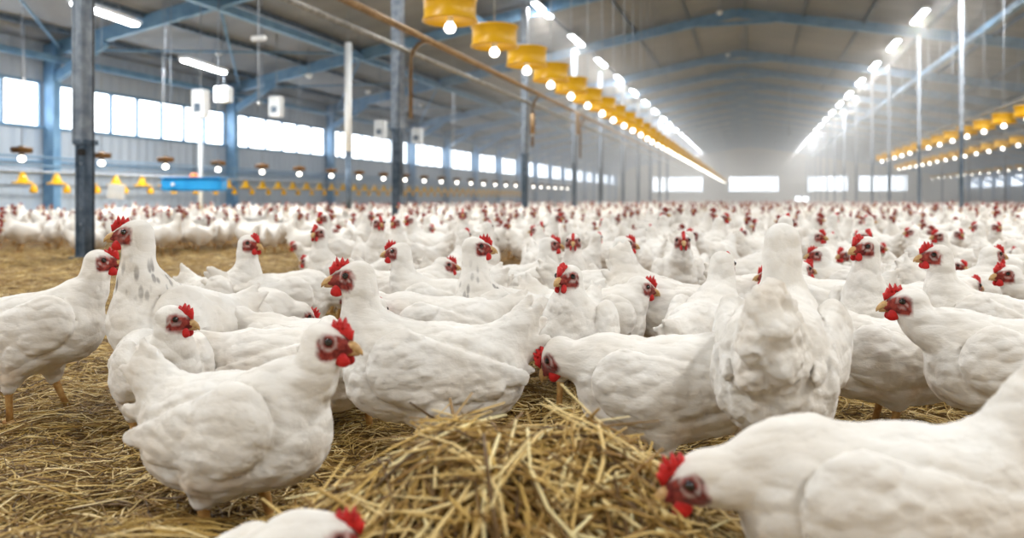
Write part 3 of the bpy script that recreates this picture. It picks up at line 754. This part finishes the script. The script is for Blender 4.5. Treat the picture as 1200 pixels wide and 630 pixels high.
# front row -------------------------------------------------
hen(276, 1.36, -20, 'front left white hen in profile facing right, upright tail', s=.98, res=.005, hz=.375, hx=.185, tail=.15, stride=.02, z0=.22, comb=1, body=.10, yaw=.1)
hen(507, 1.68, 190, 'centre white hen in profile facing left before the straw pile', s=1.02, res=.0055, hz=.43, hx=.16, tail=.12, z0=.24, comb=1, body=.04)
hen(212, 2.12, 238, 'tall alert hen with stretched neck and dark flecks, before the massive post', s=1.08, mats=SP, hz=.475, hx=.125, tail=.08, z0=.25, comb=1, body=.25, yaw=R_(-45))
hen(40, 2.15, 8, 'white hen at the left edge facing right, both legs showing', hz=.43, hx=.17, tail=.1, z0=.255, comb=0, body=.1, stride=.035)
hen(1037, 1.02, 181, 'big front right white hen facing left with lowered head', s=1.02, res=.005, hz=.24, hx=.235, tail=.15, z0=.212, body=-.04, comb=1, pit=.3, fat=1.02)
hen(779, 1.63, 165, 'white hen pecking with its tail toward the rear view hen, head down at left', s=1.0, res=.0055, hz=.27, hx=.225, z0=.225, body=-.15, tail=.06, comb=1, pit=.8)
hen(912, 1.56, 68, 'white hen seen from behind with tall neck, fluffy rump', s=1.10, res=.0055, hz=.462, hx=.12, z0=.275, body=.0, tail=.07, fluff=.9, pit=.5, fat=1.1, nk=.82)
hen(822, 2.1, 55, 'white hen from behind left of the tall rear view hen, bowed neck', s=1.0, hz=.42, hx=.16, z0=.24, tail=.05, body=.15, pit=.3)
hen(1192, 1.72, 168, 'right hen facing left with yellow beak behind the big front hen', s=1.02, hz=.365, hx=.215, z0=.24, tail=.08, comb=1, body=0, pit=.05)
hen(225, .93, 12, 'hen at the bottom edge, only back and red comb in view', s=.9, hz=.215, hx=.17, z0=.12, tail=.02, legs=False, pit=.1, comb=1)
# second row ------------------------------------------------
hen(1158, 2.3, 172, 'hen facing left with big red comb, behind the yellow beaked hen', hz=.435, hx=.14, comb=1, body=.15)
hen(1020, 2.4, 238, 'upright hen turned toward us with cocked head, right of rear view hen', hz=.46, hx=.11, body=.3, yaw=-.6, comb=0)
hen(1040, 1.98, 176, 'hen body crouching behind the big front hen, head hidden', hz=.24, hx=.23, z0=.21, tail=.04, pit=.8)
hen(678, 2.2, 252, 'plump hen facing us, head turned left, centre of the picture', hz=.395, hx=.12, z0=.235, body=.15, yaw=-.35, comb=0, fat=1.1)
hen(596, 2.42, 196, 'flecked hen behind the centre hen, looking right', mats=SP, hz=.455, hx=.10, hy=.0, body=.2, yaw=R_(165), comb=1)
hen(520, 2.7, 176, 'hen facing left behind the centre hen with small red comb', hz=.42, hx=.155, comb=1)
hen(690, 2.5, 2, 'hen with tan stained neck facing right behind the plump hen', hz=.325, hx=.165, z0=.22, pit=.2, comb=1)
hen(698, 3.05, 12, 'hen with raised head facing right behind the tan necked hen', hz=.425, hx=.115, comb=0)
hen(778, 2.6, -18, 'hen with raised tail and head down, right of centre', hz=.14, hx=.25, z0=.25, body=-.35, tail=.16, pit=.9)
hen(262, 2.9, -28, 'hen facing right with raised head behind the alert hen', hz=.44, hx=.13, comb=0, body=.15)
hen(183, 1.88, -50, 'hen behind the front left hen, beak pointing right', hz=.35, hx=.14, z0=.21, s=.95, comb=0, pit=.1, yaw=.8)
hen(358, 2.2, 178, 'low hen facing left between the left hens, red comb showing', hz=.285, hx=.20, z0=.19, s=.95, tail=.05, comb=1, pit=.35)
hen(345, 1.98, 12, 'hen body with tail at left, behind the front left hen', hz=.2, hx=.22, z0=.185, tail=.03, pit=.6, body=-.05)
hen(408, 1.98, 80, 'hen from behind below the centre hen breast', hz=.3, hx=.2, z0=.21, tail=.03, pit=.4)
hen(325, 2.85, 8, 'hen body right of the raised head hen, head hidden', hz=.25, hx=.23, z0=.24, tail=.06, pit=.5)
hen(478, 3.05, 6, 'small hen facing right, comb just above the centre hen back', hz=.345, hx=.14, comb=0)
hen(608, 3.3, 8, 'hen facing right behind the flecked hen', hz=.41, hx=.13, comb=0)
hen(672, 3.5, 265, 'hen facing us straight on behind the plump hen', hz=.42, hx=.12, comb=2)
hen(1003, 3.2, 172, 'hen facing left between rear view hen and cocked head hen', hz=.375, hx=.14, comb=0)
hen(1118, 3.0, 4, 'hen facing right near the right edge with small comb', hz=.39, hx=.15, comb=0)
hen(1250, 2.65, 182, 'hen cut by the right edge, low back', hz=.35, hx=.2, comb=1)
hen(968, 2.7, 150, 'hen back just right of the tall rear view neck', hz=.33, hx=.18)
hen(268, 2.42, 20, 'hen body between the alert hen and the low hen', hz=.24, hx=.22, z0=.215, pit=.6)
hen(892, 2.9, 15, 'hen behind the tall rear view hen, body peeking', hz=.34, hx=.17)
hen(520, 2.3, 185, 'hen back between centre hen neck and its tail', hz=.3, hx=.2, z0=.225, tail=.05, pit=.5)
hen(1085, 2.68, 20, 'hen back below the big combed hen at right', hz=.3, hx=.2, z0=.225)

# the flock behind: individual copies, nearest ones first
poses = [dict(hz=.44, hx=.15, body=.12), dict(hz=.40, hx=.18), dict(hz=.33, hx=.215, pit=.2), dict(hz=.15, hx=.26, pit=.95, body=-.2, tail=.15), dict(hz=.46, hx=.12, body=.22, yaw=.7),
         dict(hz=.42, hx=.14, hy=.03, yaw=1.4, body=.1), dict(hz=.37, hx=.19, yaw=-.5), dict(hz=.30, hx=.20, z0=.17, tail=.05)]
def in_gap(L, d): # the bare litter at left, before the flock starts
    x = 600+L/d*FPX; return x < 360-(8.6-d)*0 and d < 8.4+.6*math.sin(x*.03)
pts = []; cell = {}
def try_add(L, d, mind):
    k = (int(L/.5), int(d/.5))
    for a in (-1, 0, 1):
        for b in (-1, 0, 1):
            for q in cell.get((k[0]+a, k[1]+b), []):
                if (q[0]-L)**2+(q[1]-d)**2 < mind*mind: return False
    cell.setdefault(k, []).append((L, d)); return True
for X, Y, d in PLACED:
    L = X*CA+Y*SA; cell.setdefault((int(L/.5), int(d/.5)), []).append((L, d))
BLOCK = [cw(0, 0)]
postxy = [(o.location.x*CA+o.location.y*SA, -o.location.x*SA+o.location.y*CA) for o in COL.objects if o.name.startswith('support_post') or o.name.startswith('upright_tube') or o.name.startswith('control_box')]
for L, d in postxy: cell.setdefault((int(L/.5), int(d/.5)), []).append((L, d))
def fill(da, db, n, mind):
    out = []
    for _ in range(n):
        d = math.sqrt(random.uniform(da*da, db*db)); L = random.uniform(-.67, .67)*d
        X, Y = cw(L, d)
        if X < XL+.9 or X > XR-.9 or Y > Y1-1 or in_gap(L, d): continue
        if try_add(L, d, mind): out.append((L, d))
    return out
near = sorted(fill(3.35, 13.5, 9000, .40), key=lambda q: q[1])
NIND = 300-len(PLACED)
ind, rest = near[:NIND], near[NIND:]
mid_pro = []; far_pro = []
for i, ps in enumerate(poses):
    me, head, HR = hen_mesh('hen', [M_HEN, M_LEG], .010, seed=50+i, **ps); mid_pro.append((me, head, HR))
def joined_mesh(ps, h, i):       # small hens: head furniture merged in
    V, Q, mi, A, head, HR = hen_data(h, seed=70+i, **ps)
    def blob(c, r, m, n=6):
        nonlocal V, Q, mi, A
        bm = bmesh.new(); bmesh.ops.create_cube(bm, size=1.4); bmesh.ops.subdivide_edges(bm, edges=bm.edges, cuts=1, use_grid_fill=True, smooth=.8)
        v = np.array([x.co[:] for x in bm.verts]); q = np.array([[x.index for x in f.verts] for f in bm.faces]); bm.free()
        v = (v*np.array(r)+np.array(c))@HR.T+head; Q = np.concatenate([Q, q+len(V)]); V = np.concatenate([V, v]); mi = np.concatenate([mi, np.full(len(q), m)]); A = np.concatenate([A, np.zeros((len(v), 3))])
    blob((.026, 0, .032), (.020, .005, .016), 2); blob((.032, 0, -.032), (.012, .012, .018), 2); blob((.055, 0, -.01), (.014, .008, .008), 3)
    return V, Q, mi, A
def lod_mesh(ps, h, i):
    V, Q, mi, A = joined_mesh(ps, h, i); me = np_mesh('hen', V, Q, [M_FAR, M_LEG, M_COMBD, M_BEAK], midx=mi)
    for j, nm in enumerate(('face', 'soil_shade')): a = me.attributes.new(nm, 'FLOAT', 'POINT'); a.data.foreach_set('value', A[:, j].astype(np.float32))
    return me
small_pro = [lod_mesh(ps, .015, i) for i, ps in enumerate(poses)]
pro_obj = {}
for n, (L, d) in enumerate(ind):
    i = random.randrange(8); X, Y = cw(L, d); face_cam = random.random() < .3
    rot = random.uniform(0, 2*PI)
    if d < 6.6:
        me, head, HR = mid_pro[i]
        if i not in pro_obj:
            o = obj('hen', me); furnish(o, head, HR, i % 3); remember(o); pro_obj[i] = o
        else: o = copy_tree(pro_obj[i])
    else: o = obj('hen', small_pro[i])
    o.location = (X, Y, 0); o.rotation_euler = (0, 0, rot); s = random.uniform(.9, 1.08); o.scale = (s, s, s)
    col = 600+L/d*FPX
    zone = ('left of second post' if col < 466 else 'between second and third posts' if col < 615 else 'below drum line' if col < 800 else 'below far wall' if col < 960 else 'below right posts')
    pz = ['head held up', 'level head', 'lowered head', 'head down pecking', 'tall stretched neck', 'head turned left', 'head turned right', 'crouched body'][i]
    a_ = math.degrees(rot-YAW) % 360; fc = 'right' if a_ < 45 or a_ >= 315 else 'away' if a_ < 135 else 'left' if a_ < 225 else 'toward us'
    if d < 8.4:
        band = 'just behind the front hens' if d < 4.4 else 'in the second rank behind the front hens' if d < 5.6 else 'in the middle of the flock' if d < 7 else 'in the far middle of the flock'
        lab = 'white hen with %s facing %s %s, %s' % (pz, fc, band, zone)
        lab = lab.replace('white hen with ', 'hen, ').replace('in the second rank behind the front hens', 'second rank').replace('in the middle of the flock', 'mid flock').replace('in the far middle of the flock', 'far mid flock').replace('in the second rank', 'second rank').replace('just behind the front hens', 'behind front hens')
    else: lab = 'small blurred hen, %s, facing %s, distant flock, %s' % (pz, fc, zone)
    tag(o, lab, 'hen', lab)
# the remaining thousands: one object
far1 = rest + fill(13.5, 34, 9000, .48); far2 = fill(34, 104, 9000, .75)
def scatter(name, spots, h, m, lab):
    pro = [joined_mesh(ps, h, i) for i, ps in enumerate(poses)]
    for k in range(8):
        a = pro[k]
    VV = []; QQ = []; MM = []; AA = []; off = 0
    for (L, d) in spots:
        V, Q, mi, A = pro[random.randrange(8)]; t = random.uniform(0, 2*PI); s = random.uniform(.9, 1.1); X, Y = cw(L, d)
        VV.append((V*s)@rz(t).T+np.array([X, Y, 0])); QQ.append(Q+off); MM.append(mi); AA.append(A); off += len(V)
    return VV, QQ, MM, AA, off
a = scatter('a', far1, .022, 0, ''); b = scatter('b', far2, .036, 0, '')
VV = np.concatenate(a[0]+b[0]); QQ = np.concatenate([np.concatenate(a[1]), np.concatenate(b[1])+a[4]]); MM = np.concatenate(a[2]+b[2]); AA = np.concatenate(a[3]+b[3])
me = np_mesh('hen_flock', VV, QQ, [M_FAR, M_LEG, M_COMBD, M_BEAK], midx=MM)
for j, nm in enumerate(('face', 'soil_shade')): at_ = me.attributes.new(nm, 'FLOAT', 'POINT'); at_.data.foreach_set('value', AA[:, j].astype(np.float32))
tag(obj('hen_flock', me), 'thousands of tiny white hens filling the hall to the far wall', 'hens', kind='stuff')
print('hens', len(PLACED), len(ind), len(far1), len(far2), len(VV))

# ---------------------------------------------------------------- straw
def strands(P, T, Nn, length, width, curl):
    """P centres, T directions, Nn surface normals -> thin bent blades with triangular section"""
    n = len(P); Bt = np.cross(Nn, T); Bt /= np.linalg.norm(Bt, axis=1)[:, None]+1e-9
    rings = []
    s = np.linspace(-1, 1, 5)
    for q in s:
        c = P+T*(length*q/2)[:, None]+Bt*(curl[:, 0]*length*(q*q-.4))[:, None]+Nn*(curl[:, 1]*length*(q*q-.4))[:, None]
        ww = width*(1 if abs(q) < .9 else .7)
        rings.append(np.stack([c+Bt*ww[:, None]/2, c-Bt*ww[:, None]/2, c+Nn*ww[:, None]*.45], 1))
    R = np.stack(rings, 1)      # n,5,3,3
    V = R.reshape(-1, 3); base = np.arange(n)[:, None, None]*15
    q = []
    for i in range(4):
        for k in range(3): q.append([i*3+k, i*3+(k+1) % 3, (i+1)*3+(k+1) % 3, (i+1)*3+k])
    Q = (base+np.array(q)[None]).reshape(-1, 4)
    T3 = (base+np.array([[0, 2, 1], [12, 13, 14]])[None]).reshape(-1, 3)
    return V, Q, T3
def litter_z(L, d):
    z = .012+.008*np.sin(L*9+2*np.sin(d*5))*np.sin(d*7)+.007*np.sin(L*23+d*11)
    z += .10*np.exp(-(((L+.62)/.22)**2+((d-1.08)/.16)**2))         # low heap at the left
    z += .035*np.exp(-(((L+.75)/.5)**2+((d-1.5)/.25)**2))
    return np.maximum(z, .002)
PL, PD, PH = -.005, 1.10, .235
def pile_z(L, d):
    r = np.sqrt(((L-PL)/.33)**2+((d-PD)/.27)**2); return PH*np.exp(-r**2.6)+.015*np.sin(L*31+d*9)*np.exp(-r**2)
def grid(fz, L0, L1, d0, d1, nl, nd, name, m, wedge=False):
    ls = np.linspace(0, 1, nl); ds = np.linspace(0, 1, nd); U, W = np.meshgrid(ls, ds, indexing='ij')
    D = d0+(d1-d0)*W; Lg = (L0+(L1-L0)*U)*(D if wedge else 1)
    Z = fz(Lg, D); V = np.stack([Lg*CA-D*SA, Lg*SA+D*CA, Z], -1).reshape(-1, 3)
    i, j = np.meshgrid(np.arange(nl-1), np.arange(nd-1), indexing='ij'); a = (i*nd+j).ravel()
    return V, np.stack([a, a+nd, a+nd+1, a+1], 1)
def rand_strands(n, sampler, fz, lmin, lmax, wmin, wmax, tilt, lift, align=None):
    L, d = sampler(n); z = fz(L, d); e = .01
    gx = (fz(L+e, d)-z)/e; gd = (fz(L, d+e)-z)/e
    Nn = np.stack([-gx, -gd, np.ones(n)], 1); Nn /= np.linalg.norm(Nn, axis=1)[:, None]
    a = rng.uniform(0, 2*PI, n) if align is None else align+rng.normal(0, .7, n)
    T = np.stack([np.cos(a), np.sin(a), rng.normal(0, tilt, n)], 1); T -= Nn*(T*Nn).sum(1)[:, None]*.75; T /= np.linalg.norm(T, axis=1)[:, None]
    ln = rng.uniform(lmin, lmax, n)*rng.uniform(.6, 1.2, n); wd = rng.uniform(wmin, wmax, n)
    P = np.stack([L, d, z+rng.uniform(0, lift, n)+np.abs(T[:, 2])*ln*.2], 1)
    N2 = Nn-T*(T*Nn).sum(1)[:, None]; N2 /= np.linalg.norm(N2, axis=1)[:, None]
    V, Q, T3 = strands(P, T, N2, ln, wd, np.stack([rng.normal(0, .12, n), rng.normal(-.03, .05, n)], 1))
    L_, D_ = V[:, 0].copy(), V[:, 1].copy(); V[:, 0] = L_*CA-D_*SA; V[:, 1] = L_*SA+D_*CA
    return V, Q, T3
def join(parts):
    VV, QQ, TT, MI, off = [], [], [], [], 0
    mq, mt = [], []
    for V, Q, T3, m in parts:
        VV.append(V); QQ.append(Q+off); TT.append((T3 if T3 is not None else np.zeros((0, 3), int))+off); mq.append(np.full(len(Q), m)); mt.append(np.full(len(TT[-1]), m)); off += len(V)
    return np.concatenate(VV), np.concatenate(QQ), np.concatenate(TT), np.concatenate(mq+mt)
def samp(da, db, lo=-.78, hi=.8, pw=1.):
    def f(n): d = (da**pw+(db**pw-da**pw)*rng.uniform(0, 1, n))**(1/pw); return rng.uniform(lo, hi, n)*d, d
    return f
def heap(n): d = rng.normal(1.08, .18, n); return rng.normal(-.66, .24, n), d
parts = []
V, Q = grid(litter_z, -1.5, 1.5, .4, 14, 260, 420, '', None, wedge=True); parts.append((V, Q, None, 0))
for n, sm, l0, l1, w0, w1, lf in ((28500, samp(.8, 3.0, pw=1.6), .05, .15, .0022, .0042, .02), (16000, samp(2.6, 9.5, -.72, -.2, 1.0), .05, .15, .003, .006, .012), (4000, samp(2.6, 6, -.2, .8, 1.0), .05, .14, .003, .006, .012), (4500, heap, .07, .2, .003, .005, .03)):
    v, q, t = rand_strands(n, sm, litter_z, l0, l1, w0, w1, .22, lf); parts.append((v, q, t, 1))
V, Q, T3, MI = join(parts)
tag(obj('straw_litter', np_mesh('straw_litter', V, Q, [M_LITTER, M_STRAW], T3, midx=MI)), 'golden straw litter strewn over the floor under the hens', 'straw', kind='stuff')
parts = []
V, Q = grid(lambda L, d: pile_z(L, d)-.012, -.55, .55, .60, 1.65, 90, 90, '', None); parts.append((V, Q, None, 0))
def ps_(n):
    r = np.sqrt(rng.uniform(0, 1, n))*1.35; a = rng.uniform(0, 2*PI, n); return PL+.33*r*np.cos(a), PD+.27*r*np.sin(a)
v, q, t = rand_strands(5200, ps_, pile_z, .07, .22, .0036, .0072, .42, .034); parts.append((v, q, t, 1))
V, Q, T3, MI = join(parts)
tag(obj('straw_pile', np_mesh('straw_pile', V, Q, [M_LITTER, M_PALE], T3, midx=MI)), 'loose heap of golden straw at the bottom centre before the hens', 'straw', kind='stuff')
